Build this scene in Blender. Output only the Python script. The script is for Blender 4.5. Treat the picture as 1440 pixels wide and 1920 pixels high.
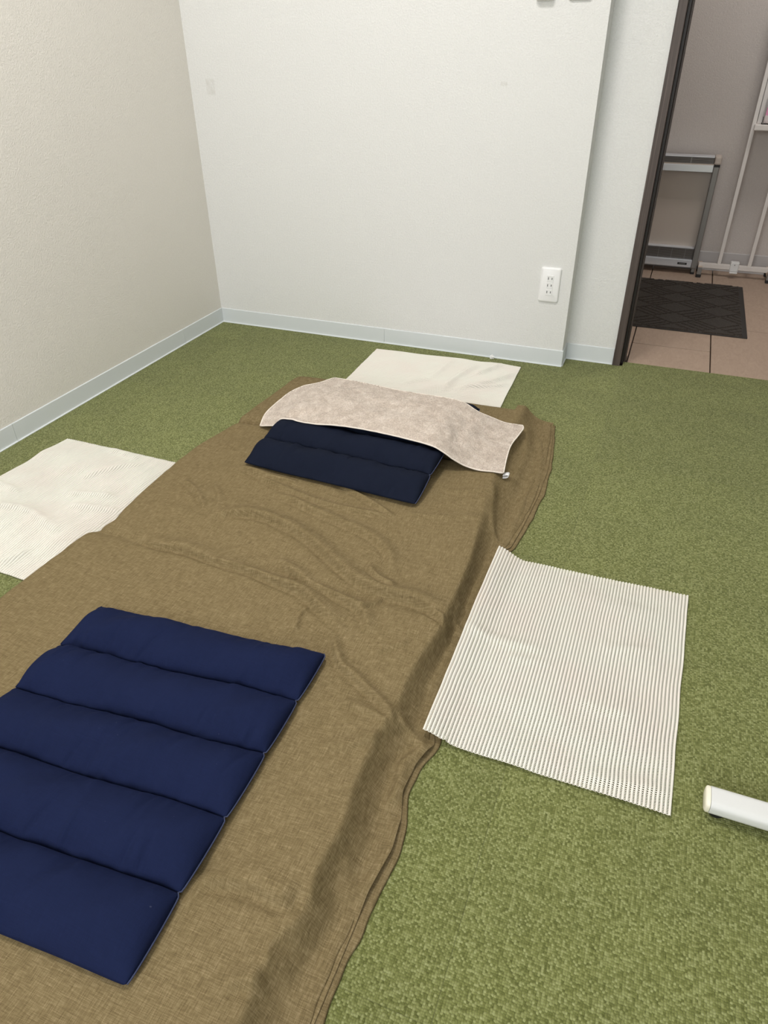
import bpy, bmesh, math, random
import numpy as np
from mathutils import Vector, Matrix
from mathutils.bvhtree import BVHTree

for o in list(bpy.data.objects): bpy.data.objects.remove(o)
scene = bpy.context.scene
COL = scene.collection
random.seed(7); RNG = np.random.default_rng(7)

# ---------------------------------------------------------------- camera
# world: x along the back wall (left wall x=0), y towards the back wall (y=0), z up, metres
RC = np.array([[0.93080058, 0.36543666, -0.00814385],
               [0.19825484, -0.52344049, -0.8286767],
               [-0.30709166, 0.7697182, -0.5596683]])
CC = np.array([1.75872256, -2.54152629, 1.02392237]); FPX = 1322.325
cam = bpy.data.cameras.new('camera'); camo = bpy.data.objects.new('camera', cam); COL.objects.link(camo)
cam.sensor_fit = 'VERTICAL'; cam.sensor_height = 36.0; cam.sensor_width = 27.0
cam.lens = 36.0 * FPX / 1920.0; cam.clip_start = 0.02
M = Matrix.Identity(4)
for i in range(3):
    M[i][0] = RC[0][i]; M[i][1] = -RC[1][i]; M[i][2] = -RC[2][i]; M[i][3] = CC[i]
camo.matrix_world = M
scene.camera = camo

# ---------------------------------------------------------------- world, lights, exposure
w = bpy.data.worlds.new('world'); scene.world = w; w.use_nodes = True
w.node_tree.nodes['Background'].inputs[0].default_value = (0.9, 0.95, 1, 1)
w.node_tree.nodes['Background'].inputs[1].default_value = 0.05
vs = scene.view_settings
vs.view_transform = 'Standard'; vs.look = 'None'; vs.gamma = 1.0; vs.use_curve_mapping = False
vs.exposure = 0.04
CEIL = 2.45
# (centre x, centre y, size x, size y, watts, colour)
LAMPS = [(0.92, -1.35, 0.50, 0.34, 23, (1.0, 0.955, 0.92)),
         (0.8, -3.3, 0.34, 0.34, 5, (1.0, 0.955, 0.92)),
         (2.1, 0.75, 0.35, 0.35, 11, (1.0, 0.95, 0.93))]
for (lx, ly, sx, sy, wt, c) in LAMPS:
    L = bpy.data.lights.new('ceiling_light_source', 'AREA'); L.shape = 'RECTANGLE'; L.size = sx; L.size_y = sy
    L.energy = wt; L.color = c
    lo = bpy.data.objects.new('ceiling_light_source', L); COL.objects.link(lo); lo.location = (lx, ly, CEIL - 0.075)
# daylight through the window in the wall behind the camera (x0, x1, z0, z1 of the opening)
WIN = (0.5, 2.3, 0.85, 2.15)
L = bpy.data.lights.new('window_daylight', 'AREA'); L.shape = 'RECTANGLE'; L.size = WIN[1] - WIN[0]; L.size_y = WIN[3] - WIN[2]
L.energy = 62; L.color = (0.96, 0.98, 1.0)
lo = bpy.data.objects.new('window_daylight', L); COL.objects.link(lo)
lo.location = ((WIN[0] + WIN[1]) / 2, -4.34, (WIN[2] + WIN[3]) / 2); lo.rotation_euler = (math.radians(90), 0, 0)

# ---------------------------------------------------------------- helpers
def P(u, v, z):
    "point at height z seen at photo pixel (u, v)"
    d = RC.T @ np.array([(u - 720) / FPX, (v - 960) / FPX, 1.0])
    t = (z - CC[2]) / d[2]
    return CC + t * d

def tag(o, label=None, cat=None, group=None, kind=None):
    if label: o['label'] = label
    if cat: o['category'] = cat
    if group: o['group'] = group
    if kind: o['kind'] = kind
    return o

def empty(name, loc=(0, 0, 0), rz=0):
    o = bpy.data.objects.new(name, None); COL.objects.link(o)
    o.location = loc; o.rotation_euler = (0, 0, rz); o.empty_display_size = 0.05
    return o

def link(name, me, mat=None, parent=None, loc=None, smooth=None):
    o = bpy.data.objects.new(name, me); COL.objects.link(o)
    if mat and not me.materials: me.materials.append(mat)
    if parent: o.parent = parent
    if loc is not None: o.location = loc
    if smooth is not None:
        for p in me.polygons: p.use_smooth = smooth
    return o

def mesh_np(name, V, F, mat=None, parent=None, smooth=True, loc=None):
    me = bpy.data.meshes.new(name)
    V = np.asarray(V, dtype=np.float32); F = np.asarray(F, dtype=np.int32)
    k = F.shape[1]
    me.vertices.add(len(V)); me.vertices.foreach_set('co', V.ravel())
    me.loops.add(F.size); me.loops.foreach_set('vertex_index', F.ravel())
    me.polygons.add(len(F)); me.polygons.foreach_set('loop_start', np.arange(0, F.size, k, dtype=np.int32))
    me.polygons.foreach_set('loop_total', np.full(len(F), k, dtype=np.int32))
    me.polygons.foreach_set('use_smooth', np.full(len(F), smooth, dtype=bool))
    me.update(calc_edges=True); me.validate()
    return link(name, me, mat, parent, loc)

def grid_faces(nu, nv, off=0, flip=False):
    i, j = np.meshgrid(np.arange(nu - 1), np.arange(nv - 1), indexing='ij')
    a = off + i * nv + j
    F = np.stack([a, a + nv, a + nv + 1, a + 1], -1).reshape(-1, 4)
    return F[:, ::-1] if flip else F

class MB:
    "collects shapes into one bmesh"
    def __init__(s): s.bm = bmesh.new()
    def box(s, x0, x1, y0, y1, z0, z1, bevel=0, seg=2):
        b = bmesh.new(); bmesh.ops.create_cube(b, size=1)
        for v in b.verts:
            v.co = Vector((x0 + (v.co.x + .5) * (x1 - x0), y0 + (v.co.y + .5) * (y1 - y0), z0 + (v.co.z + .5) * (z1 - z0)))
        if bevel: bmesh.ops.bevel(b, geom=list(b.edges), offset=bevel, segments=seg, profile=.5, affect='EDGES')
        s.merge(b); return s
    def merge(s, b, mat=None):
        if mat: b.transform(mat)
        me = bpy.data.meshes.new('t'); b.to_mesh(me); b.free(); s.bm.from_mesh(me); bpy.data.meshes.remove(me); return s
    def cyl(s, p0, p1, r, n=16):
        p0 = Vector(p0); p1 = Vector(p1); d = p1 - p0
        b = bmesh.new(); bmesh.ops.create_cone(b, cap_ends=True, segments=n, radius1=r, radius2=r, depth=d.length)
        m = Matrix.Translation((p0 + p1) / 2) @ d.to_track_quat('Z', 'Y').to_matrix().to_4x4()
        return s.merge(b, m)
    def prism(s, prof, axis_fn, a0, a1):
        "extrude a closed 2d profile; axis_fn(u, v, a) -> point"
        n = len(prof); vs_ = []
        for a in (a0, a1): vs_.append([s.bm.verts.new(axis_fn(u, v, a)) for u, v in prof])
        for i in range(n):
            j = (i + 1) % n; s.bm.faces.new((vs_[0][i], vs_[0][j], vs_[1][j], vs_[1][i]))
        s.bm.faces.new(vs_[0][::-1]); s.bm.faces.new(vs_[1]); return s
    def tube(s, pts, r, n=8):
        pts = [Vector(p) for p in pts]; rings = []
        for i, p in enumerate(pts):
            t = (pts[min(i + 1, len(pts) - 1)] - pts[max(i - 1, 0)]).normalized()
            up = Vector((0, 0, 1)) if abs(t.z) < .9 else Vector((1, 0, 0))
            a = t.cross(up).normalized(); b = t.cross(a)
            rings.append([s.bm.verts.new(p + (a * math.cos(q) + b * math.sin(q)) * r) for q in [2 * math.pi * k / n for k in range(n)]])
        for i in range(len(rings) - 1):
            for k in range(n):
                s.bm.faces.new((rings[i][k], rings[i][(k + 1) % n], rings[i + 1][(k + 1) % n], rings[i + 1][k]))
        s.bm.faces.new(rings[0][::-1]); s.bm.faces.new(rings[-1]); return s
    def build(s, name, mat, parent=None, smooth=False, loc=None):
        bmesh.ops.recalc_face_normals(s.bm, faces=s.bm.faces)
        me = bpy.data.meshes.new(name); s.bm.to_mesh(me); s.bm.free()
        return link(name, me, mat, parent, loc, smooth)

def box(name, mat, x0, x1, y0, y1, z0, z1, parent=None, bevel=0, seg=2):
    return MB().box(x0, x1, y0, y1, z0, z1, bevel, seg).build(name, mat, parent, smooth=False)

# ---------------------------------------------------------------- materials
class Mat:
    def __init__(s, name, col=(.8, .8, .8), rough=.6, metal=0, spec=.5, sheen=0):
        m = bpy.data.materials.new(name); m.use_nodes = True; s.m = m; s.nt = m.node_tree; s.N = s.nt.nodes
        s.b = s.N['Principled BSDF']
        s.set('Base Color', (*col, 1)); s.set('Roughness', rough); s.set('Metallic', metal); s.set('Specular IOR Level', spec)
        if sheen: s.set('Sheen Weight', sheen); s.set('Sheen Roughness', .5)
        s.tc = s.N.new('ShaderNodeTexCoord')
    def set(s, k, v): s.b.inputs[k].default_value = v
    def n(s, t, **kw):
        x = s.N.new(t)
        for k, v in kw.items(): setattr(x, k, v)
        return x
    def l(s, a, b): s.nt.links.new(a, b)
    def mapping(s, scale=(1, 1, 1), rot=(0, 0, 0), src=None):
        mp = s.n('ShaderNodeMapping'); mp.inputs['Scale'].default_value = scale; mp.inputs['Rotation'].default_value = rot
        s.l(src or s.tc.outputs['Object'], mp.inputs['Vector']); return mp.outputs['Vector']
    def noise(s, vec, scale=1, detail=3, rough=.5, dist=0):
        x = s.n('ShaderNodeTexNoise'); x.inputs['Scale'].default_value = scale; x.inputs['Detail'].default_value = detail
        x.inputs['Roughness'].default_value = rough; x.inputs['Distortion'].default_value = dist
        s.l(vec, x.inputs['Vector']); return x.outputs['Fac']
    def ramp(s, fac, stops):
        r = s.n('ShaderNodeValToRGB'); e = r.color_ramp.elements
        while len(e) < len(stops): e.new(.5)
        for q, (p, c) in zip(e, stops): q.position = p; q.color = (*c, 1) if len(c) == 3 else c
        s.l(fac, r.inputs['Fac']); return r.outputs['Color']
    def math(s, op, a, b=None, c=None):
        x = s.n('ShaderNodeMath', operation=op)
        for i, q in enumerate((a, b, c)):
            if q is None: continue
            if isinstance(q, (int, float)): x.inputs[i].default_value = q
            else: s.l(q, x.inputs[i])
        return x.outputs[0]
    def mix(s, fac, a, b, mode='MIX'):
        x = s.n('ShaderNodeMix', data_type='RGBA', blend_type=mode)
        for k, q in ((0, fac), (6, a), (7, b)):
            if isinstance(q, (int, float)): x.inputs[k].default_value = q
            elif isinstance(q, tuple): x.inputs[k].default_value = (*q, 1)
            else: s.l(q, x.inputs[k])
        return x.outputs[2]
    def bump(s, h, strength=.3, dist=.002, prev=None):
        x = s.n('ShaderNodeBump'); x.inputs['Strength'].default_value = strength; x.inputs['Distance'].default_value = dist
        s.l(h, x.inputs['Height'])
        if prev is not None: s.l(prev, x.inputs['Normal'])
        s.l(x.outputs[0], s.b.inputs['Normal']); return x.outputs[0]
    def color(s, c): s.l(c, s.b.inputs['Base Color'])

def g(r, gg, b):
    f = lambda c: (c / 255) / 12.92 if c / 255 <= .04045 else ((c / 255 + .055) / 1.055) ** 2.4
    return (f(r), f(gg), f(b))

# wallpaper: pale embossed vinyl; stains are old marks on the paper
def wallpaper(name, base, stains=()):
    m = Mat(name, base, .75, spec=.25)
    n1 = m.noise(m.mapping((1, 1, 1)), 190, 3, .6)
    n2 = m.noise(m.mapping((1, 1, 1.6)), 420, 2, .5)
    h = m.math('ADD', n1, m.math('MULTIPLY', n2, .5))
    m.bump(h, .8, .0024)
    big = m.noise(m.mapping((1, 1, 1)), 1.3, 3, .5)
    d = tuple(c * .95 for c in base)
    fine = m.ramp(n1, [(.35, tuple(c * .965 for c in base)), (.65, tuple(min(1, c * 1.015) for c in base))])
    c = m.mix(m.ramp(big, [(.35, (0, 0, 0)), (.7, (.35, .35, .35))]), fine, d)
    sep = m.n('ShaderNodeSeparateXYZ'); m.l(m.tc.outputs['Object'], sep.inputs[0])
    for (sx, sz, hw, hh, amt) in stains:
        ax = m.math('ABSOLUTE', m.math('SUBTRACT', sep.outputs[0], sx)); az = m.math('ABSOLUTE', m.math('SUBTRACT', sep.outputs[2], sz))
        mx = m.n('ShaderNodeMapRange'); mx.inputs[1].default_value = hw; mx.inputs[2].default_value = hw * .75; m.l(ax, mx.inputs[0])
        mz = m.n('ShaderNodeMapRange'); mz.inputs[1].default_value = hh; mz.inputs[2].default_value = hh * .75; m.l(az, mz.inputs[0])
        k = m.math('MULTIPLY', mx.outputs[0], mz.outputs[0])
        spot = m.noise(m.mapping((1, 1, 1)), 60, 2)
        k = m.math('MULTIPLY', k, m.math('MULTIPLY', m.ramp(spot, [(.3, (.2, .2, .2)), (.65, (1, 1, 1))]), amt))
        c = m.mix(k, c, g(176, 170, 158))
    m.color(c); return m.m

M_wall = wallpaper('wallpaper', (.80, .80, .785), [(.085, .875, .02, .028, .22), (1.164, .896, .012, .006, .22)])
M_wall_left_shade = wallpaper('wallpaper_left_shaded', (.80, .77, .715))  # same paper as the back wall, its dimmer warm light put into the colour
M_ceil = Mat('ceiling_board', (.87, .87, .86), .8).m
M_hallwall = wallpaper('hall_wallpaper', g(204, 196, 190))

def carpet():
    m = Mat('carpet', (.2, .25, .08), .95, spec=.1, sheen=.12)
    PIT = .0034
    v = m.mapping((1, 1, 1))
    warp = m.n('ShaderNodeTexNoise'); warp.inputs['Scale'].default_value = 90; m.l(v, warp.inputs['Vector'])
    ad = m.n('ShaderNodeVectorMath', operation='MULTIPLY_ADD'); m.l(warp.outputs['Color'], ad.inputs[0]); ad.inputs[1].default_value = (.0018,) * 3; m.l(v, ad.inputs[2])
    vor = m.n('ShaderNodeTexVoronoi'); vor.inputs['Scale'].default_value = 1 / PIT; vor.inputs['Randomness'].default_value = .38; vor.voronoi_dimensions = '2D'
    m.l(ad.outputs[0], vor.inputs['Vector'])
    rnd = m.n('ShaderNodeSeparateColor'); m.l(vor.outputs['Color'], rnd.inputs[0])
    tone = m.noise(m.mapping((1, 1, 1)), 210, 2, .6)
    k = m.math('ADD', m.math('MULTIPLY', rnd.outputs[0], .55), m.math('MULTIPLY', tone, .55))
    c = m.ramp(k, [(.2, g(92, 97, 50)), (.48, g(118, 123, 72)), (.7, g(135, 140, 89)), (.95, g(160, 165, 117))])
    gap = m.ramp(vor.outputs['Distance'], [(.25, (1, 1, 1)), (.75, (.55, .55, .5))])
    c = m.mix(.7, c, gap, 'MULTIPLY')
    big = m.noise(m.mapping((1, 1, 1)), 7, 3, .6)
    c = m.mix(1, c, m.ramp(big, [(.3, (.93, .93, .93)), (.7, (1.04, 1.04, 1.02))]), 'MULTIPLY')
    oi = m.n('ShaderNodeObjectInfo')
    c = m.mix(1, c, m.ramp(oi.outputs['Random'], [(0, (.93, .93, .93)), (1, (1.06, 1.06, 1.06))]), 'MULTIPLY')
    m.color(c)
    h = m.math('SUBTRACT', 1, vor.outputs['Distance'])
    m.bump(h, .6, .003)
    return m.m
M_carpet = carpet()

def linen():
    m = Mat('brown_linen', (.2, .15, .08), .95, spec=.08)
    a = m.noise(m.mapping((70, 1300, 70)), 1, 2, .6)
    b = m.noise(m.mapping((1300, 70, 70)), 1, 2, .6)
    a2 = m.noise(m.mapping((40, 560, 40)), 1, 2, .6); b2 = m.noise(m.mapping((560, 40, 40)), 1, 2, .6)
    k = m.math('ADD', m.math('MULTIPLY', m.math('ADD', a, b), .3), m.math('MULTIPLY', m.math('ADD', a2, b2), .2))
    c = m.ramp(k, [(.37, g(95, 82, 57)), (.5, g(120, 105, 75)), (.63, g(149, 133, 102))])
    m.color(c)
    m.bump(k, .35, .0008)
    return m.m
M_linen = linen()

def cotton(name, base):
    m = Mat(name, base, .9, spec=.06)
    a = m.noise(m.mapping((60, 1100, 60), (0, 0, .6)), 1, 2); b = m.noise(m.mapping((1100, 60, 60), (0, 0, .6)), 1, 2)
    k = m.math('MULTIPLY', m.math('ADD', a, b), .5)
    t = m.noise(m.mapping((1, 1, 1)), 9, 4, .6)
    c = m.ramp(k, [(.3, tuple(x * .85 for x in base)), (.7, tuple(x * 1.15 for x in base))])
    c = m.mix(m.ramp(t, [(.4, (0, 0, 0)), (.75, (.3, .3, .3))]), c, tuple(x * 1.3 for x in base))
    lint = m.noise(m.mapping((1, 1, 1)), 150, 1)
    c = m.mix(m.ramp(lint, [(.80, (0, 0, 0)), (.84, (.18, .18, .18))]), c, (.2, .22, .3))
    m.color(c); m.bump(k, .3, .0006); return m.m
M_navy = cotton('navy_cotton', (.0095, .0145, .046))
M_navy_dark = cotton('dark_navy_cotton', (.0088, .0118, .0235))
M_thread = Mat('blue_thread', (.035, .045, .10), .8).m

def terry():
    m = Mat('beige_terry', g(206, 190, 172), .95, spec=.1, sheen=.35)
    n1 = m.noise(m.mapping((1, 1, 1)), 230, 3, .7); n2 = m.noise(m.mapping((1, 1, 1)), 38, 4, .65)
    c = m.ramp(m.math('ADD', m.math('MULTIPLY', n1, .55), m.math('MULTIPLY', n2, .45)),
               [(.38, g(178, 162, 148)), (.5, g(203, 188, 174)), (.62, g(224, 212, 200))])
    m.color(c); m.bump(n1, .9, .004); return m.m
M_terry = terry()
M_terry_hem = Mat('towel_hem', g(236, 226, 214), .9, sheen=.2).m

def pvc():
    m = Mat('cream_pvc_mesh', g(238, 233, 220), .6, spec=.3)
    t = m.noise(m.mapping((1, 1, 1)), 8, 3, .5)
    m.color(m.ramp(t, [(.4, g(233, 231, 221)), (.66, g(233, 227, 218))])); return m.m
M_pvc = pvc()

M_base = Mat('grey_vinyl_skirting', g(216, 221, 223), .55).m
M_plastic = Mat('white_plastic', g(240, 240, 240), .32).m
M_plastic2 = Mat('white_plastic_matte', g(228, 228, 226), .45).m
M_slot = Mat('dark_slot', (.02, .02, .02), .6).m

def wood_dark():
    m = Mat('dark_wood', (.03, .025, .02), .5, spec=.35)
    a = m.noise(m.mapping((160, 160, 2.5)), 1, 4, .65, .3)
    m.color(m.ramp(a, [(.3, g(62, 54, 50)), (.55, g(84, 74, 70)), (.75, g(108, 98, 93))]))
    m.bump(a, .2, .0006); return m.m
M_frame = wood_dark()
M_frame_in = Mat('dark_wood_rebate', g(40, 34, 31), .5).m

def tile():
    m = Mat('beige_tile', g(176, 152, 132), .5, spec=.35)
    a = m.noise(m.mapping((60, 22, 22)), 1, 5, .6, 1.2)
    oi = m.n('ShaderNodeObjectInfo')
    c = m.ramp(a, [(.3, g(168, 146, 128)), (.7, g(180, 158, 140))])
    c = m.mix(1, c, m.ramp(oi.outputs['Random'], [(0, (.95, .95, .95)), (1, (1.05, 1.05, 1.05))]), 'MULTIPLY')
    m.color(c); m.bump(a, .15, .0006); return m.m
M_tile = tile()
M_grout = Mat('tile_grout', g(70, 60, 53), .9).m
M_matpile = None
def doormat_mat():
    m = Mat('doormat_pile', (.03, .028, .025), .95, spec=.1, sheen=.1)
    n = m.noise(m.mapping((1, 1, 1)), 260, 2, .7)
    m.color(m.ramp(n, [(.3, g(40, 35, 31)), (.7, g(72, 65, 58))])); m.bump(n, .7, .003); return m.m
M_matpile = doormat_mat()
M_rubber = Mat('mat_rubber', g(44, 40, 37), .7).m
M_black = Mat('black_rubber', (.012, .012, .012), .6).m
M_alu = Mat('brushed_aluminium', g(226, 229, 234), .28, metal=.45).m
M_alu_dark = Mat('grey_aluminium', g(138, 136, 132), .45, metal=.4).m
M_grille = Mat('grille_dark', g(84, 76, 70), .55).m
M_panel = Mat('heater_panel', g(196, 184, 173), .32, spec=.5).m
M_white_steel = Mat('white_steel', g(226, 220, 214), .4).m
M_beige = Mat('beige_plastic', g(206, 188, 170), .5).m
M_cream = Mat('cream_plastic', g(236, 232, 214), .4).m
M_barwhite = Mat('white_powdercoat', g(222, 223, 222), .38).m
M_label = Mat('black_label', (.02, .02, .02), .4).m
mg = Mat('clear_acrylic', (1, 1, 1), .05); mg.set('Transmission Weight', 1.0); mg.set('IOR', 1.25); M_acryl = mg.m
def leaflet():
    m = Mat('leaflet_print', (.8, .8, .82), .5)
    sep = m.n('ShaderNodeSeparateXYZ'); m.l(m.tc.outputs['Object'], sep.inputs[0])
    c = m.ramp(sep.outputs[2], [(0, g(222, 208, 205)), (.028, g(222, 208, 205)), (.030, g(226, 150, 184)), (.058, g(226, 150, 184)), (.06, g(206, 208, 214))])
    c.node.color_ramp.interpolation = 'CONSTANT'
    m.color(c); return m.m
M_leaf = leaflet()
M_leaf_ink = Mat('leaflet_ink', g(60, 60, 120), .5).m
M_lampdiff = Mat('lamp_diffuser', (.9, .9, .88), .5); M_lampdiff.set('Emission Color', (1, .97, .92, 1)); M_lampdiff.set('Emission Strength', 6); M_lampdiff = M_lampdiff.m

# ---------------------------------------------------------------- room shell
def S(o): o['kind'] = 'structure'; return o
XR, YB, HY = 3.9, -4.2, 1.565           # right wall, rear wall, hall far wall
PX, PD = 1.456, .088                    # end of the projecting wall and depth of the step
DX0, DX1, DH = 1.634, 2.52, 2.02        # door opening (outside of frame)
WT = .19                                # back face of the partition
Z0 = -.02
S(MB().box(-.12, PX, 0, WT, Z0, CEIL).box(PX, DX0, PD, WT, Z0, CEIL).box(DX1, XR + .1, PD, WT, Z0, CEIL)
  .box(DX0, DX1, PD, WT, DH, CEIL).build('wall_back', M_wall))
S(box('wall_left', M_wall_left_shade, -.12, 0, YB - .1, 0, Z0, CEIL))
S(box('wall_right', M_wall, XR, XR + .1, YB - .1, PD, Z0, CEIL))
S(MB().box(0, WIN[0], YB - .1, YB, Z0, CEIL).box(WIN[1], XR, YB - .1, YB, Z0, CEIL).box(WIN[0], WIN[1], YB - .1, YB, Z0, WIN[2]).box(WIN[0], WIN[1], YB - .1, YB, WIN[3], CEIL).build('wall_front', M_wall))
wn = S(empty('window_1', (WIN[0], YB - .05, WIN[2])))
ww_, wh_ = WIN[1] - WIN[0], WIN[3] - WIN[2]
for nm, x0, x1, z0, z1 in (('window_frame', 0, .04, 0, wh_), ('window_frame', ww_ - .04, ww_, 0, wh_), ('window_frame', .04, ww_ - .04, 0, .04), ('window_frame', .04, ww_ - .04, wh_ - .04, wh_), ('window_mullion', ww_ / 2 - .03, ww_ / 2 + .03, .04, wh_ - .04)):
    box(nm, M_alu_dark, x0, x1, -.03, .03, z0, z1, wn)
S(box('ceiling', M_ceil, -.12, 4.7, YB - .1, HY + .1, CEIL, CEIL + .1))
S(box('wall_hall', M_hallwall, .2, 4.7, HY, HY + .1, Z0, CEIL))
S(box('wall_hall_left', M_hallwall, .1, .2, WT, HY + .1, Z0, CEIL))
S(box('wall_hall_right', M_hallwall, 4.6, 4.7, WT, HY, Z0, CEIL))
S(box('wall_hall_near', M_hallwall, XR + .1, 4.7, PD, WT, Z0, CEIL))

# carpet: square tiles laid tight, each with its own edges
CE = .126
floor = S(box('floor', M_grout, -.12, 4.7, YB - .1, HY + .1, -.06, -.02))
xs = [0.003, .17, .67, 1.17, 1.67, 2.17, 2.67, 3.17, 3.67, XR - .003]
ys = [-.004, -.18, -.68, -1.18, -1.68, -2.18, -2.68, -3.18, -3.68, YB + .003]
tile_cache = {}
def carpet_tile(x0, x1, y0, y1):
    key = (round(x1 - x0, 3), round(y1 - y0, 3))
    if key not in tile_cache:
        hw, hh = key[0] / 2 - .00005, key[1] / 2 - .00005
        b = MB().box(-hw, hw, -hh, hh, -.02, 0, .0005, 1)
        me = bpy.data.meshes.new('carpet_tile'); bmesh.ops.recalc_face_normals(b.bm, faces=b.bm.faces); b.bm.to_mesh(me); b.bm.free()
        tile_cache[key] = me
    return link('carpet_tile', tile_cache[key], M_carpet, floor, ((x0 + x1) / 2, (y0 + y1) / 2, 0))
for i in range(len(xs) - 1):
    for j in range(len(ys) - 1):
        x0, x1 = xs[i], xs[i + 1]; y1, y0 = ys[j], ys[j + 1]
        if j == 0:
            if x0 == 1.17: carpet_tile(x0, PX, y0, -.004); carpet_tile(PX, 1.67, y0, PD - .003); continue
            if x0 >= 1.67:
                y1 = CE if x1 < DX1 + .2 else PD - .003
        carpet_tile(x0, x1, y0, y1)

# hall floor tiles 0.293 x 0.594, half-bond
def hall_tile(x0, x1, y0, y1):
    return MB().box(x0 + .0022, x1 - .0022, y0 + .0034, y1 - .0034, -.02, -.001, .0008, 1).build('floor_tile', M_tile, floor)
tw = .292; tl = .594
for c in range(-4, 10):
    x0 = 1.682 + c * tw; ph = .348 if c % 2 == 0 else .648
    yy = ph - 2 * tl
    while yy < HY:
        lo, hi = max(yy, CE + .002 if x0 > 1.6 and x0 < DX1 - .1 else WT), min(yy + tl, HY)
        a0 = max(x0, .2)
        if hi - lo > .02 and x0 + tw > .25: hall_tile(a0, min(x0 + tw, 4.6), lo, hi)
        yy += tl

# skirting: vinyl strips with a toe lip and a pale top edge
def skirting(name, runs, mat=M_base):
    e = S(empty(name))
    for (fn, a0, a1) in runs:
        prof = [(0, 0), (.0075, 0), (.0078, .0016), (.0042, .0042), (.0036, .008), (.0036, .0585), (.0024, .0600), (0, .0604)]
        MB().prism(prof, fn, a0, a1).build('skirting_strip', mat, e)
    return e
fb = lambda y: (lambda u, v, a: (a, y - u, v))
fl = lambda x: (lambda u, v, a: (x + u, a, v))
skirting('baseboard_back', [(fb(0), .004, .7535), (fb(0), .7545, PX + .004), (fl(PX), 0, PD), (fb(PD), PX + .006, DX0 - .001)])
skirting('baseboard_left', [(fl(0), -.004, -.2845), (fl(0), -.2855, -1.171), (fl(0), -1.172, -2.08), (fl(0), -2.081, YB + .01)])
skirting('baseboard_right', [((lambda u, v, a: (XR - u, a, v)), YB + .01, PD - .01)])
M_base_hall = Mat('grey_vinyl_skirting_hall', g(186, 182, 180), .5).m
hb = S(empty('baseboard_hall'))
MB().prism([(0, 0), (.006, 0), (.004, .006), (.004, .088), (.002, .091), (0, .091)], fb(HY), .2, 4.6).build('skirting_strip', M_base_hall, hb)

# door frame (dark wood): casing, inner rebate, head
df = S(empty('door_1', (DX0, PD, 0)))
def dpart(name, mat, x0, x1, y0, y1, z0, z1, bev=.0012):
    o = box(name, mat, x0 - DX0, x1 - DX0, y0 - PD, y1 - PD, z0, z1, df, bev, 1); return o
dpart('casing', M_frame, DX0, DX0 + .0265, PD - .011, WT + .012, 0, DH)
dpart('rebate', M_frame_in, DX0 + .0265, DX0 + .036, PD + .022, WT - .012, 0, DH - .02)
dpart('door_stop', M_frame, DX0 + .036, DX0 + .0425, PD + .042, WT - .03, 0, DH - .03)
dpart('casing', M_frame, DX1 - .0265, DX1, PD - .011, WT + .012, 0, DH)
dpart('rebate', M_frame_in, DX1 - .036, DX1 - .0265, PD + .022, WT - .012, 0, DH - .02)
dpart('head', M_frame, DX0 + .0265, DX1 - .0265, PD - .011, WT + .012, DH - .03, DH)

# ceiling lights (fixtures round the light sources)
LN = ['square ceiling light panel nearest the back wall', 'square ceiling light panel behind the camera', 'small ceiling light in the hallway']
for (lx, ly, sx, sy, wt, c), nm in zip(LAMPS, LN):
    e = empty('ceiling_light', (lx, ly, CEIL)); tag(e, nm, 'ceiling light')
    hx, hy = sx / 2 + .025, sy / 2 + .025
    MB().box(-hx, hx, -hy, -sy / 2, -.07, 0).box(-hx, hx, sy / 2, hy, -.07, 0).box(-hx, -sx / 2, -sy / 2, sy / 2, -.07, 0).box(sx / 2, hx, -sy / 2, sy / 2, -.07, 0).build('frame', M_plastic, e)
    box('diffuser', M_lampdiff, -sx / 2, sx / 2, -sy / 2, sy / 2, -.06, -.045, e)

# ---------------------------------------------------------------- brown linen sheet over the thin mattress
H0 = .056
def interp(pts, y):
    pts = sorted(pts); a = np.array(pts); return np.interp(y, a[:, 0], a[:, 1])
def smooth1(a, k):
    ker = np.hanning(k + 2)[1:-1]; ker /= ker.sum(); p = np.pad(a, k, mode='edge'); return np.convolve(p, ker, 'same')[k:-k]
def pix_xy(pts, z): return [tuple(P(u, v, z)[:2]) for u, v in pts]

hem_px = [(590, 1920), (640, 1800), (690, 1680), (735, 1600), (752, 1540), (755, 1490), (778, 1440), (815, 1400), (814, 1375)]
hem_px2 = [(945, 1033), (957, 1030), (980, 990), (1010, 930), (1028, 880), (1035, 830), (1036, 800)]
hem = [(y, x) for x, y in pix_xy(hem_px + hem_px2, .003)] + [(-2.9, 1.535), (-1.6, 1.525), (-1.35, 1.52)]
ridge_px = [(473, 1913), (490, 1847), (523, 1773), (573, 1735), (596, 1690), (610, 1640), (655, 1560), (673, 1487), (700, 1427), (722, 1375), (748, 1340), (770, 1290), (800, 1235), (835, 1190), (845, 1165), (868, 1110), (890, 1060), (905, 1000), (918, 940), (935, 885), (955, 830), (975, 795)]
ridge = [(y, x) for x, y in pix_xy(ridge_px, .045)] + [(-2.9, 1.47)]
left_px = [(545, 720), (500, 752), (452, 787), (446, 797), (390, 832), (330, 873), (280, 917), (235, 960), (215, 982), (193, 994), (188, 999), (165, 1003), (120, 1040), (60, 1086), (0, 1130)]
leftl = [(y, x) for x, y in pix_xy(left_px, .034)] + [(-2.9, .585)]
NY, NX = 780, 330
Y0, Y1 = -2.85, -.485
yy = np.linspace(Y0, Y1, NY)
xr_h = smooth1(interp(hem, yy), 9); xr_r = smooth1(interp(ridge, yy), 9); xl = smooth1(interp(leftl, yy), 5)
tt = np.linspace(0, 1, NX)
X = xl[:, None] - .012 + (xr_h - xl + .012)[:, None] * tt[None, :]
Yg = np.repeat(yy[:, None], NX, 1)

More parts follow.
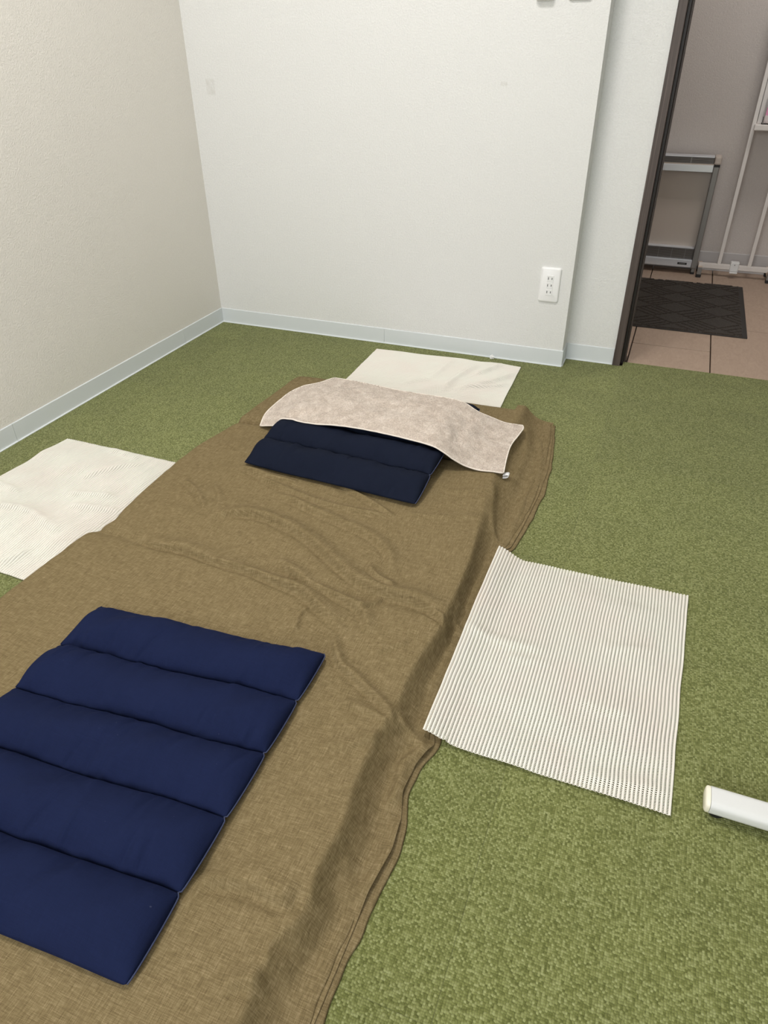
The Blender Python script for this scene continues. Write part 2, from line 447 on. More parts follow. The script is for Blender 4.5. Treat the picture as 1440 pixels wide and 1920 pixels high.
def vnoise(x, y, seed):
    r = np.random.default_rng(seed); T = r.random((64, 64))
    xi = np.floor(x).astype(int); yi = np.floor(y).astype(int); fx = x - xi; fy = y - yi
    fx = fx * fx * (3 - 2 * fx); fy = fy * fy * (3 - 2 * fy)
    q = lambda a, b: T[a % 64, b % 64]
    return (q(xi, yi) * (1 - fx) + q(xi + 1, yi) * fx) * (1 - fy) + (q(xi, yi + 1) * (1 - fx) + q(xi + 1, yi + 1) * fx) * fy - .5

def sstep(a, b, x):
    t = np.clip((x - a) / (b - a), 0, 1); return t * t * (3 - 2 * t)
def polydist(X, Y, pts):
    "distance to a polyline, signed side and the position along it (0..1)"
    best = np.full(X.shape, 1e9); side = np.zeros(X.shape); along = np.zeros(X.shape)
    pts = np.array(pts); seg = np.linalg.norm(np.diff(pts, axis=0), axis=1); cum = np.r_[0, np.cumsum(seg)]
    for i in range(len(pts) - 1):
        a, b = pts[i], pts[i + 1]; d = b - a; L2 = d @ d
        t = np.clip(((X - a[0]) * d[0] + (Y - a[1]) * d[1]) / L2, 0, 1)
        dx = X - a[0] - t * d[0]; dy = Y - a[1] - t * d[1]; r = np.hypot(dx, dy); m = r < best
        best = np.where(m, r, best); side = np.where(m, np.sign(d[0] * dy - d[1] * dx), side)
        along = np.where(m, (cum[i] + t * seg[i]) / cum[-1], along)
    return best, side, along
def smooth_poly(pts, n=4):
    pts = np.array(pts, float)
    for _ in range(n):
        q = [pts[0]]
        for a, b in zip(pts[:-1], pts[1:]): q += [a * .75 + b * .25, a * .25 + b * .75]
        q.append(pts[-1]); pts = np.array(q)
        if len(pts) > 50: break
    return pts

Z = np.full(X.shape, H0)
# mattress sections are a little domed and dip at the folds
for fy, fa in ((-.885, .020), (-1.515, .007), (-2.13, .006)):
    skew = .03 * (X - 1.0)
    Z -= fa * np.exp(-((Yg - fy - skew * .2) / .016) ** 2)
# large slow undulation, then cloth-scale wrinkling
wx = X + .03 * vnoise(X * 7, Yg * 7, 3); wy = Yg + .03 * vnoise(X * 7, Yg * 7, 4)
Z += .008 * vnoise(wx * 4, wy * 4, 11) + .006 * vnoise(wx * 9 + wy * 3, wy * 12, 12) + .0022 * vnoise(wx * 20, wy * 26, 13) + .0009 * vnoise(wx * 60, wy * 60, 14)
WR = [  # pixel polyline, height, width on the lit side, width on the camera side
    ([(389, 964), (456, 956), (506, 967), (549, 987), (596, 1016), (631, 1051), (669, 1082), (720, 1105), (759, 1113), (802, 1129), (828, 1150), (842, 1165)], .0085, .030, .011),
    ([(258, 1004), (300, 1016), (351, 1024), (401, 1045), (456, 1059), (533, 1090), (572, 1104), (599, 1133), (623, 1148), (650, 1152)], .0085, .028, .009),
    ([(518, 1043), (564, 1078), (603, 1098), (642, 1117), (673, 1133), (689, 1160), (689, 1183)], .0065, .020, .009),
    ([(518, 923), (572, 946), (631, 973), (673, 989), (708, 1008), (732, 1032), (734, 1071)], .0055, .022, .010),
    ([(467, 880), (518, 911), (580, 934), (650, 954), (712, 964), (743, 966)], .0045, .016, .008),
    ([(450, 875), (500, 893), (555, 906)], .005, .016, .008),
    ([(640, 910), (690, 935), (735, 966)], .004, .010, .007),
    ([(689, 1059), (712, 1086), (740, 1098)], .005, .014, .007),
    ([(673, 1137), (704, 1129), (716, 1113)], .004, .010, .006),
    ([(623, 1183), (631, 1222), (640, 1245), (665, 1262), (689, 1288), (720, 1316), (745, 1350)], .006, .014, .008),
    ([(555, 1180), (556, 1155), (578, 1130)], .003, .010, .007),
    ([(700, 1225), (725, 1212), (765, 1207)], .0025, .012, .007),
    ([(343, 899), (370, 919), (384, 954)], .004, .013, .007),
    ([(400, 905), (412, 930), (405, 960)], .003, .012, .007),
    ([(375, 1640), (420, 1640), (470, 1648), (512, 1668), (545, 1688)], .008, .030, .012),
    ([(490, 1795), (530, 1800), (575, 1770)], .004, .016, .010),
    ([(420, 1840), (470, 1830), (500, 1845)], .004, .018, .010),
    ([(560, 1110), (620, 1160), (650, 1180)], .003, .012, .008),
    ([(600, 1400), (660, 1395), (712, 1372)], .003, .016, .010),
    ([(640, 1310), (690, 1330), (735, 1352)], .004, .014, .008),
    ([(760, 965), (840, 970), (905, 968)], .0025, .016, .010),
    ([(805, 1145), (830, 1158), (840, 1178)], .006, .010, .006),
    ([(835, 920), (880, 925), (940, 915)], .003, .016, .010),
]
for pts, a, w1, w2 in WR:
    a *= 1.75; w1 *= .85; w2 *= .72
    q = smooth_poly(pix_xy(pts, H0 + a * .5))
    d, s, al = polydist(X, Yg, q)
    wd = np.where(s > 0, w1, w2); env = np.clip(np.minimum(al, 1 - al) / .12, 0, 1) ** .7
    Z += a * env * np.exp(-(d / wd) ** 2) - .25 * a * env * np.exp(-((d - 2.0 * wd) / wd) ** 2) * (s <= 0)
# edges: rounded shoulder, sloping skirt on the right, steep side on the left, gathered
sh = .014
tz = np.clip((X - (xr_r[:, None] - sh)) / (xr_h[:, None] - .012 - (xr_r[:, None] - sh)), 0, 1)
prof = 1 - (.6 * sstep(0, .72, tz ** .9) + .4 * np.sqrt(np.clip(tz, 0, 1)) * sstep(0, .3, tz))
prof = np.where(tz <= 0, 1, prof)
ed_l = np.clip((X - (xl[:, None] - .012)) / .04, 0, 1); prl = np.sqrt(np.clip(1 - (1 - ed_l) ** 2, 0, 1))
hd = np.clip((Y1 - Yg) / .075, 0, 1); hd = np.where(X > 1.40, np.clip((Y1 + .035 - Yg) / .07, 0, 1), hd)
prh = np.sqrt(np.clip(1 - (1 - hd) ** 2, 0, 1))
Z = .0065 + (Z - .0065) * prof * prl * prh
# creases in the hanging skirt
skirt = sstep(0.12, .5, tz) * (1 - sstep(.9, 1.0, tz))
Z += skirt * (.007 * vnoise(X * 14, Yg * 9 + X * 6, 21) + .004 * vnoise(X * 30, Yg * 20, 22))
SK = [
    ([(938, 1010), (925, 1000), (922, 965), (928, 925)], .010, .012, .007),
    ([(948, 1005), (965, 975), (985, 930), (1003, 880)], .006, .010, .008),
    ([(985, 800), (990, 840), (975, 880), (950, 920)], .007, .014, .010),
    ([(1010, 815), (1018, 850), (1005, 900)], .005, .010, .008),
    ([(812, 1385), (775, 1412), (752, 1428), (748, 1460), (738, 1490), (722, 1510)], .013, .014, .009),
    ([(745, 1345), (775, 1380), (800, 1395)], .008, .012, .008),
    ([(715, 1375), (728, 1388), (760, 1358)], .006, .009, .006),
    ([(742, 1520), (735, 1580), (700, 1640), (668, 1665), (640, 1690)], .008, .020, .012),
    ([(660, 1605), (650, 1640), (640, 1680)], .006, .014, .010),
    ([(600, 1690), (590, 1740), (540, 1790), (515, 1850)], .006, .016, .010),
    ([(865, 1130), (850, 1165), (870, 1175)], .008, .010, .007),
    ([(850, 1200), (835, 1240), (800, 1300)], .005, .012, .008),
]
for pts, a, w1, w2 in SK:
    q = smooth_poly(pix_xy(pts, .022)); d, s, al = polydist(X, Yg, q)
    env = np.clip(np.minimum(al, 1 - al) / .15, 0, 1) ** .7
    Z += a * env * np.exp(-(d / np.where(s > 0, w1, w2)) ** 2)
# small fan of pleats at the far right corner
Z = np.maximum(Z, .004)
# underside kept out of the carpet: the sheet gets a real cloth thickness
sheet = empty('bed_sheet', (0, 0, 0)); tag(sheet, 'brown linen sheet draped over the thin mattress on the carpet', 'bed sheet')
V = np.stack([X, Yg, Z], -1).reshape(-1, 3)
mesh_np('top_cloth', V, grid_faces(NY, NX, flip=True), M_linen, sheet)
def sheet_z(x, y):
    j = np.clip((np.asarray(y) - Y0) / (Y1 - Y0) * (NY - 1), 0, NY - 1).astype(int)
    a = xl[j] - .012; i = np.clip((np.asarray(x) - a) / (xr_h[j] - a) * (NX - 1), 0, NX - 1).astype(int)
    return Z[j, i]
# two doubled hems lying along the right edge
def hem_strip(name, x_in, x_out, z_in, z_out, thick, wob, seed, m=M_linen):
    n = 420; ys_ = np.linspace(Y0, Y1 - .012, n); h = smooth1(np.interp(ys_, yy, xr_h), 9)
    wv = wob * (vnoise(ys_ * 11, ys_ * 0, seed) + .5 * vnoise(ys_ * 34, ys_ * 0, seed + 1))
    prof = [(x_in, z_in), (x_in * .5 + x_out * .5, (z_in + z_out) / 2 + thick * .9), (x_out - .003, z_out + thick), (x_out, z_out + thick * .5), (x_out - .002, z_out), (x_in, max(z_in - .004, .0008))]
    VV = np.zeros((n, len(prof), 3))
    for k, (dx, z) in enumerate(prof):
        VV[:, k, 0] = h + dx + wv * (1 if k not in (0, 5) else .3); VV[:, k, 1] = ys_; VV[:, k, 2] = z
    F = grid_faces(n, len(prof)); return mesh_np(name, VV.reshape(-1, 3), F, m, sheet)
hem_strip('upper_hem', -.032, -.006, .0085, .0045, .0035, .006, 31)
hem_strip('lower_hem', -.022, .011, .002, .0008, .0028, .007, 35)

# ---------------------------------------------------------------- quilted pads
def pad(name, label, mat, corners, zrows, H, seed, nch=5, hang=0):
    """corners: TL, TR, BR, BL (x, y); zrows: height of the nch+1 seam lines from top row to bottom row"""
    c = np.array(corners); root = empty(name, (c[:, 0].mean(), c[:, 1].mean(), min(zrows) - .02)); tag(root, label, 'cushion', 'two quilted navy pads')
    org = np.array(root.location); NS, NT = 220, 24
    s = np.linspace(0, 1, NS); r = np.random.default_rng(seed)
    kn = np.arange(nch + 1); zr = np.array(zrows)
    def seam_z(v): return np.interp(v * nch, kn, zr)
    zs_f = lambda v: np.interp(v, np.linspace(0, 1, 200), smooth1(seam_z(np.linspace(0, 1, 200)), 31))
    def base(sv, v):
        a = c[0][None] * (1 - sv)[:, None] + c[1][None] * sv[:, None]; b = c[3][None] * (1 - sv)[:, None] + c[2][None] * sv[:, None]
        return a * (1 - v)[:, None] + b * v[:, None]
    edgepts = {0: [], 1: []}
    for ch in range(nch):
        t = np.linspace(0, 1, NT); tq = .5 - .5 * np.cos(np.pi * t) ; tq = .6 * tq + .4 * t
        Sg, Tg = np.meshgrid(s, tq, indexing='ij'); sv = Sg.ravel(); tv = Tg.ravel()
        v0 = (ch + tv) / nch
        # seams wander a little
        wan = lambda k: .0045 * (vnoise(s * 5 + k * 7, s * 0 + seed, seed + 40) + .5 * vnoise(s * 13 + k * 3, s * 0, seed + 41)) if 0 < k < nch else .004 * vnoise(s * 4 + k, s * 0, seed + 42)
        wv = wan(ch)[:, None] * (1 - Tg) + wan(ch + 1)[:, None] * Tg
        xy = base(sv, v0)
        # ends pull in at the seams and bulge between
        bul = np.sin(np.pi * tv)
        pull = .006 * (1 - bul ** .18)
        ww = (sv - .5) * 2
        xy[:, 0] -= np.sign(ww) * np.abs(ww) ** 6 * pull
        xy[:, 1] += wv.ravel()
        endp = np.clip(1 - np.abs(ww) ** 14, 0, 1) ** .55
        endp = np.minimum(endp, 1.0)
        pr = np.clip(np.sin(np.pi * tv), 0, 1) ** .70
        zt = pr * endp
        # puckers fan out from the seams, plus slow lumps in the filling
        dseam = np.minimum(tv, 1 - tv) * (1.0 / nch) * .58
        pk = .0085 * vnoise(sv * 30 + ch * 5, tv * 1.2, seed + ch) * np.exp(-dseam / .03) + .0045 * vnoise(sv * 55 + ch * 9, tv * 1.5, seed + 60 + ch) * np.exp(-dseam / .014)
        lump = .006 * vnoise(sv * 5 + ch * 3, tv * 2.2 + ch, seed + 20) + .0022 * vnoise(sv * 13, tv * 3 + ch, seed + 21)
        diag = .008 * vnoise(sv * 9 + tv * 2.2 + ch * 2, tv * .6, seed + 25)
        rf = np.random.default_rng(seed * 10 + ch); fold = np.zeros_like(sv)
        for _f in range(9):
            s0 = rf.uniform(.04, .96); sl = rf.uniform(-.09, .03); wf = rf.uniform(.006, .016); af = rf.uniform(.0025, .0055) * rf.choice([-1, -1, 1])
            t0 = rf.choice([0.0, 1.0]); ln_ = rf.uniform(.3, .75)
            ev = np.clip(1 - np.abs(tv - t0) / ln_, 0, 1) ** .8
            fold += af * ev * np.exp(-((sv - s0 - sl * (tv - t0)) / wf) ** 2)
        zs = zs_f(v0)
        top = zs + H * zt + (pk + lump + diag + fold) * np.clip(zt * 2.2, 0, 1)
        bot = zs - H * .75 * zt ** 1.0
        bot = np.maximum(bot, np.minimum(zs - .001, sheet_z(xy[:, 0], xy[:, 1]) + .0015)) if hang else np.maximum(bot, np.minimum(zs - .001, H0 - .002))
        Vt = np.c_[xy, top] - org; Vb = np.c_[xy, bot] - org
        F1 = grid_faces(NS, NT); F2 = grid_faces(NS, NT, NS * NT, True)
        Vall = np.r_[Vt, Vb]; Fall = np.r_[F1, F2]
        o = mesh_np('padded_channel', Vall, Fall, mat, root)
        # make normals point outwards
        bm = bmesh.new(); bm.from_mesh(o.data); bmesh.ops.remove_doubles(bm, verts=bm.verts, dist=.0002); bmesh.ops.recalc_face_normals(bm, faces=bm.faces)
        bm.to_mesh(o.data); bm.free()
        G = (Vt.reshape(NS, NT, 3))
        for side, idx in ((0, 0), (1, -1)): edgepts[side] += [tuple(p) for p in G[idx]]
        if ch == 0: first = [tuple(p) for p in G[:, 0]]
        last = [tuple(p) for p in G[:, -1]]
    # overlocked edge along the two ends
    for side in (0, 1):
        o = MB().tube([(p[0] + (.001 if side else -.001), p[1], p[2]) for p in edgepts[side][::2]], .0012, 6).build('edge_seam', mat if side == 0 else M_thread, root, True)
        if side: o['label'] = 'paler blue overlocked edge'
    return root

padc = [P(187, 1137, .066), P(612, 1231, .062), P(240, 1850, .058)]
TL, TR, BR = [q[:2] for q in padc]; BL = TL + (BR - TR) + np.array([.0, .012])
pad('quilted_pad', 'large bright navy quilted pad lying flat at the near end of the bed', M_navy, [TL, TR, BR, BL], [.066, .066, .066, .066, .066, .060], .029, 5)
qFL, qFR = P(457, 868, .068)[:2], P(779, 947, .066)[:2]
qBR = P(901, 767, .072)[:2]; qBL = qFL + (qBR - qFR) + np.array([0, -.022])
pillow = pad('quilted_pillow_pad', 'dark navy quilted pad used as pillow, half covered by the towel', M_navy_dark, [qBL, qBR, qFR, qFL], [.072, .086, .101, .100, .090, .067], .027, 9, hang=1)

# ---------------------------------------------------------------- towel
def resample(pts, n):
    p = smooth_poly(pts, 3); L = np.r_[0, np.cumsum(np.linalg.norm(np.diff(p, axis=0), axis=1))]; L /= L[-1]
    t = np.linspace(0, 1, n); return np.c_[[np.interp(t, L, p[:, k]) for k in range(3)]].T
P3 = lambda l: [P(u, v, z) for u, v, z in l]
front = P3([(488, 799, .066), (530, 798, .096), (585, 795, .126), (640, 798, .134), (700, 808, .136), (760, 822, .134), (808, 834, .130), (834, 849, .114), (850, 862, .094), (873, 875, .070), (905, 884, .060), (944, 887, .058)])
back = P3([(628, 709, .108), (655, 713, .118), (700, 722, .126), (760, 735, .129), (830, 745, .129), (868, 753, .124), (884, 764, .112), (899, 774, .100), (920, 782, .084), (945, 793, .066), (980, 798, .058)])
left = P3([(488, 799, .066), (497, 778, .074), (515, 761, .084), (545, 735, .094), (575, 724, .10), (600, 720, .104), (628, 709, .108)])
right = P3([(944, 887, .058), (949, 862, .056), (957, 838, .055), (975, 815, .056), (982, 805, .057), (980, 798, .058)])
NU, NV = 190, 90
f_, b_, l_, r_ = resample(front, NU), resample(back, NU), resample(left, NV), resample(right, NV)
u = np.linspace(0, 1, NU)[:, None, None]; v = np.linspace(0, 1, NV)[None, :, None]
Cn = (1 - v) * f_[:, None] + v * b_[:, None] + (1 - u) * l_[None] + u * r_[None] - ((1 - u) * (1 - v) * f_[0] + u * (1 - v) * f_[-1] + (1 - u) * v * b_[0] + u * v * b_[-1])
U2, V2 = np.meshgrid(u.ravel(), v.ravel(), indexing='ij')
inn = np.sin(np.pi * np.clip(V2, 0, 1)) ** .7
TZ = Cn[..., 2] + inn * (.006 + .008 * vnoise(U2 * 6, V2 * 4, 51) + .004 * vnoise(U2 * 15 + V2 * 4, V2 * 9, 52)) + .0016 * vnoise(U2 * 60, V2 * 34, 53)
for pts, a, wd in (([(.72, .05), (.74, .4), (.70, .8)], .006, .03), ([(.80, .15), (.79, .5), (.77, .85)], -.006, .03), ([(.86, .1), (.83, .55), (.80, .95)], .005, .03), ([(.10, .1), (.22, .55), (.3, .95)], .004, .05), ([(.35, .6), (.5, .62), (.62, .7)], .004, .06)):
    d, s_, al = polydist(U2, V2, pts); TZ += a * np.exp(-(d / wd) ** 2) * np.clip(np.minimum(al, 1 - al) / .2, 0, 1)
# rest on what is underneath
bvs = []
for ch in pillow.children:
    if ch.name.startswith('padded'):
        off = pillow.location
        bvs.append(BVHTree.FromPolygons([tuple(Vector(vv.co) + off) for vv in ch.data.vertices], [tuple(p.vertices) for p in ch.data.polygons]))
for i in range(NU):
    for j in range(NV):
        x, y = Cn[i, j, 0], Cn[i, j, 1]; hz = float(sheet_z(x, y))
        for b in bvs:
            hit = b.ray_cast(Vector((x, y, .5)), Vector((0, 0, -1)))
            if hit[0] is not None: hz = max(hz, hit[0].z)
        TZ[i, j] = max(TZ[i, j], hz + .0045)
for _ in range(3):
    A = np.pad(TZ, 1, mode='edge'); sm = (A[:-2, 1:-1] + A[2:, 1:-1] + A[1:-1, :-2] + A[1:-1, 2:]) / 4; TZ = np.maximum(TZ, sm)
HZ = TZ.copy()
for _ in range(6):
    A = np.pad(TZ, 1, mode='edge'); TZ = (A[:-2, 1:-1] + A[2:, 1:-1] + A[1:-1, :-2] + A[1:-1, 2:] + 4 * TZ) / 8
Cn[..., 2] = TZ + .001
towel = empty('towel', tuple(Cn[NU // 2, NV // 2] - np.array([0, 0, .01]))); tag(towel, 'beige terry towel draped over the dark pillow pad', 'towel')
to = np.array(towel.location)
# cloth with thickness: top, underside and rim
Tt = Cn.copy(); Tb = Cn.copy(); Tb[..., 2] -= .0035
fuzz = RNG.normal(0, .0007, TZ.shape); Tt[..., 2] += fuzz
rim = lambda G: np.r_[G[:, 0], G[-1, 1:], G[-2::-1, -1], G[0, -2:0:-1]]
nt = NU * NV
ids = np.arange(nt).reshape(NU, NV); ridx = rim(ids)
Fr = np.array([[ridx[k], ridx[(k + 1) % len(ridx)], ridx[(k + 1) % len(ridx)] + nt, ridx[k] + nt] for k in range(len(ridx))])[:, ::-1]
mesh_np('terry_cloth', np.r_[Tt.reshape(-1, 3), Tb.reshape(-1, 3)] - to, np.r_[grid_faces(NU, NV), grid_faces(NU, NV, nt, True), Fr], M_terry, towel)
hemp = np.r_[Cn[:, 0], Cn[-1, 1:], Cn[-2::-1, -1], Cn[0, -2::-1]] - to - np.array([0, 0, .0012])
o = MB().tube([tuple(p) for p in hemp[::2]], .0020, 7).build('hem', M_terry_hem, towel, True); o['label'] = 'pale stitched hem'
# looped white care tag at the near right corner
cpt = Cn[-1, 0]
lp = [(0, 0), (.010, .002), (.017, .006), (.019, .011), (.015, .0145), (.009, .0125), (.002, .009)]
vt = []; n = len(lp); zb = float(sheet_z(cpt[0] + .012, cpt[1])) + .0022
for k, (a, h) in enumerate(smooth_poly(lp, 2)):
    for q in (0, 1): vt.append((cpt[0] - to[0] - .005 + a, cpt[1] - to[1] + .006 + q * .016, zb - to[2] + .004 + h))
nn = len(vt) // 2
o = mesh_np('care_tag', vt, [[2 * k, 2 * k + 1, 2 * k + 3, 2 * k + 2] for k in range(nn - 1)], Mat('white_satin', g(240, 240, 240), .4).m, towel); o['label'] = 'small looped white care tag'
sm_ = o.modifiers.new('s', 'SOLIDIFY'); sm_.thickness = .0008

# ---------------------------------------------------------------- non-slip mesh mats
def mesh_mat(name, label, c00, c10, c11, c01, long_axis, zfun, pitch=.0066, hole=.0030, outline=None, seed=1):
    """c00 near-left, c10 near-right, c11 far-right, c01 far-left corners on the floor (x, y). Ribs run along v (long_axis='v') or u."""
    c00, c10, c11, c01 = [np.array(c[:2]) for c in (c00, c10, c11, c01)]
    wu = (np.linalg.norm(c10 - c00) + np.linalg.norm(c11 - c01)) / 2; wv = (np.linalg.norm(c01 - c00) + np.linalg.norm(c11 - c10)) / 2
    if long_axis == 'v': nr, ln = int(wu / pitch), wv
    else: nr, ln = int(wv / pitch), wu
    nseg = int(ln / hole)
    def place(a, l):      # a across ribs 0..1, l along ribs 0..1
        uu, vv = (a, l) if long_axis == 'v' else (l, a)
        q = ((1 - uu) * (1 - vv))[..., None] * c00 + (uu * (1 - vv))[..., None] * c10 + (uu * vv)[..., None] * c11 + ((1 - uu) * vv)[..., None] * c01
        wob = .0022
        q[..., 0] += wob * vnoise(uu * 6 + 3, vv * 8, seed) ; q[..., 1] += wob * vnoise(uu * 8, vv * 6 + 5, seed + 1)
        if outline is not None: q = outline(q, uu, vv)
        return q, zfun(q[..., 0], q[..., 1], uu, vv)
    Vs = []; Fs = []; off = 0
    half = .5 / nr
    prof = [(-.60, .0006), (-.5, .0025), (-.2, .0037), (.2, .0037), (.5, .0025), (.60, .0006)]
    nl = nseg // 2 + 1; l = np.linspace(0, 1, nl)
    for k in range(nr):
        cen = (k + .5) / nr
        a = np.array([cen + p[0] * half * 1.08 for p in prof]); A, Lg = np.meshgrid(a, l, indexing='ij')
        q, z = place(np.clip(A, 0, 1), Lg); z = z + np.array([p[1] for p in prof])[:, None]
        # soft foam beads along the rib
        z += .0003 * np.sin(Lg * nseg * 3.1 + k)
        Vs.append(np.concatenate([q, z[..., None]], -1).reshape(-1, 3)); Fs.append(grid_faces(len(prof), nl, off)); off += len(prof) * nl
    # cross bars between neighbouring ribs
    j = np.arange(nseg); lb0 = (j + .28) / nseg; lb1 = (j + .72) / nseg
    for k in range(nr - 1):
        a0 = (k + .5) / nr + .45 * half; a1 = (k + 1.5) / nr - .45 * half
        AA = np.array([a0, a0, a1, a1]); LL = np.stack([lb0, lb1, lb1, lb0], 0); A = np.repeat(AA[:, None], nseg, 1)
        q, z = place(A, LL); z = z + .0018
        Vs.append(np.concatenate([q, z[..., None]], -1).transpose(1, 0, 2).reshape(-1, 3))
        Fs.append(off + np.arange(nseg * 4).reshape(-1, 4)); off += nseg * 4
    Vv = np.concatenate(Vs); Ff = np.concatenate(Fs)
    org = np.array([Vv[:, 0].mean(), Vv[:, 1].mean(), 0])
    root = mesh_np(name, Vv - org, Ff, M_pvc, None, True, tuple(org))
    # normals up
    me = root.data
    nz = np.zeros(len(me.polygons) * 3); me.polygons.foreach_get('normal', nz)
    if nz.reshape(-1, 3)[:, 2].mean() < 0: me.flip_normals()
    tag(root, label, 'mat', 'cream non-slip mesh mats'); return root

def creases(x, y, rows):
    z = np.zeros(np.shape(x))
    for pts, a, w1, w2 in rows:
        d, sd, al = polydist(x, y, smooth_poly(pix_xy(pts, .004), 1))
        z += a * np.clip(np.minimum(al, 1 - al) / .2, 0, 1) * np.exp(-(d / np.where(sd > 0, w1, w2)) ** 2)
    return z
CR_R = [([(857, 1190), (900, 1200), (947, 1210), (1040, 1229)], .006, .018, .010), ([(947, 1237), (990, 1245), (1040, 1252)], .005, .012, .008),
        ([(1120, 1222), (1172, 1221), (1240, 1224)], .005, .014, .009), ([(1080, 1455), (1157, 1468), (1262, 1488)], .006, .016, .009), ([(1070, 1310), (1130, 1335), (1200, 1345)], .004, .018, .010)]
CR_L = [([(-40, 950), (0, 958), (55, 963), (85, 985), (111, 1005)], .009, .016, .010), ([(120, 925), (160, 930), (222, 938)], .007, .012, .009), ([(125, 952), (170, 958), (235, 962)], .007, .012, .009),
        ([(-30, 905), (0, 912), (40, 930)], .007, .012, .009), ([(60, 1030), (20, 1050), (-30, 1060)], .006, .014, .010), ([(200, 842), (232, 850), (262, 862)], .005, .012, .010), ([(150, 900), (220, 880), (270, 872)], .006, .014, .010)]
CR_B = [([(850, 674), (828, 694), (805, 712)], .007, .012, .009), ([(900, 683), (875, 698), (852, 712), (828, 738)], .010, .014, .009), ([(942, 684), (915, 695), (888, 706)], .010, .012, .008),
        ([(972, 699), (940, 712), (910, 723), (850, 733)], .010, .013, .008), ([(955, 722), (920, 728), (880, 730)], .007, .009, .007), ([(810, 715), (785, 712), (755, 722)], .006, .012, .009)]
# right mat: its left side rides up on the sheet's hem
def z_right(x, y, u, v):
    base = .0012 + .008 * (vnoise(x * 4, y * 14 + x * 4, 71) + .5) * (1 - sstep(.8, 1, u)) * np.clip(6 * np.minimum(v, 1 - v), 0, 1) + .003 * (vnoise(x * 9, y * 30, 72) + .5)
    base = base + creases(x, y, CR_R)
    lift = .027 * (1 - sstep(0, .16, u)) * (.75 + .25 * v)
    s = np.where(x < np.interp(y, yy, xr_h) + .02, sheet_z(x, y) + .006, 0)
    lower = .010 * (1 - sstep(0, .14, u))
    return np.maximum(base + lift, np.minimum(s, .05)) + lower * 0
mesh_mat('non_slip_mat', 'cream mesh mat on the open carpet right of the bed', P(790, 1365, .028), P(1258, 1534, 0), P(1291, 1121, 0), P(934, 1022, .034), 'v', z_right, seed=3)
# left mat goes under the sheet
def z_left(x, y, u, v): return creases(x, y, CR_L) * (1 - sstep(.85, 1, u)) + .0012 + (.014 * (vnoise(x * 6 + y * 3, y * 10, 75) + .5) + .008 * (vnoise(x * 14 - y * 9, y * 16 + x * 8, 76) + .5)) * np.clip(4 * np.minimum(v, 1 - v), 0, 1) * (1 - sstep(.85, 1, u))
lTL = P(127, 824, 0)[:2]; lTR = P(332, 870, 0)[:2]; lB = P(52, 1090, 0)[:2]
lBR = np.array([.60, lB[1] - .004]); lTR2 = np.array([.60, lTR[1] - .001]); lBL = np.array([lTL[0] - .001, lB[1] + .006])
mesh_mat('non_slip_mat', 'cream mesh mat tucked under the bed on its left, near the left wall', lBL, lBR, lTR2, lTL, 'v', z_left, seed=13)
# far mat behind the head of the bed
def z_back(x, y, u, v):
    f = .0012 + .003 * (vnoise(x * 6, y * 6, 77) + .5)
    r = .15 + .85 * sstep(.3, .7, u)
    f = f + creases(x, y, CR_B) * np.clip(8 * v, 0, 1)
    return f + r * .014 * (vnoise(x * 13 - y * 11, x * 2 + y * 3, 78) + .5) * np.clip(5 * np.minimum(1 - u, 1), 0, 1)
bTL = P(707, 657, 0)[:2]; bTR = P(977, 690, 0)[:2]; bR = P(932, 777, 0)[:2]
bBR = bR + (bR - bTR) / np.linalg.norm(bR - bTR) * .04; bBL = np.array([.765, -.515])
mesh_mat('non_slip_mat', 'cream mesh mat between the head of the bed and the back wall', bBL, bBR, bTR, bTL, 'u', z_back, seed=23)

# ---------------------------------------------------------------- white bar at the right edge
bar = empty('metal_bar', (1.977, -1.736, 0)); tag(bar, 'white rounded metal bar with end cap on the carpet at the right edge', 'bar')
def rr(w, h, r, n=6):
    pts = []
    for cx, cy, a0 in ((w / 2 - r, h / 2 - r, 0), (-w / 2 + r, h / 2 - r, 90), (-w / 2 + r, -h / 2 + r, 180), (w / 2 - r, -h / 2 + r, 270)):
        for k in range(n + 1):
            a = math.radians(a0 + 90 * k / n); pts.append((cx + r * math.cos(a), cy + r * math.sin(a)))
    return pts
ax = lambda u, v, a: (a, u, .0235 + v)
MB().prism(rr(.042, .026, .010), ax, .0075, .75).build('tube', M_barwhite, bar, True)
b = MB(); prs = [(0.0, .80), (.0012, .93), (.003, 1.0), (.007, 1.0)]
pf = rr(.0415, .0255, .010); rings = [[b.bm.verts.new((a, u * s, .0235 + v * s)) for u, v in pf] for a, s in prs]
for i in range(3):
    for k in range(len(pf)): b.bm.faces.new((rings[i][k], rings[i][(k + 1) % len(pf)], rings[i + 1][(k + 1) % len(pf)], rings[i + 1][k]))
b.bm.faces.new(rings[0])
o = b.build('end_cap', M_cream, bar, True); o['label'] = 'cream plastic end cap'
o = MB().cyl((.022, 0, 0), (.022, 0, .0115), .013, 20).build('foot_pad', M_black, bar); o['label'] = 'black rubber foot'
MB().cyl((.70, 0, 0), (.70, 0, .0115), .013, 20).build('foot_pad', M_black, bar)
for oo in bar.children:
    if oo.name.startswith(('tube', 'end_cap')):
        m_ = oo.modifiers.new('es', 'EDGE_SPLIT'); m_.split_angle = math.radians(50)

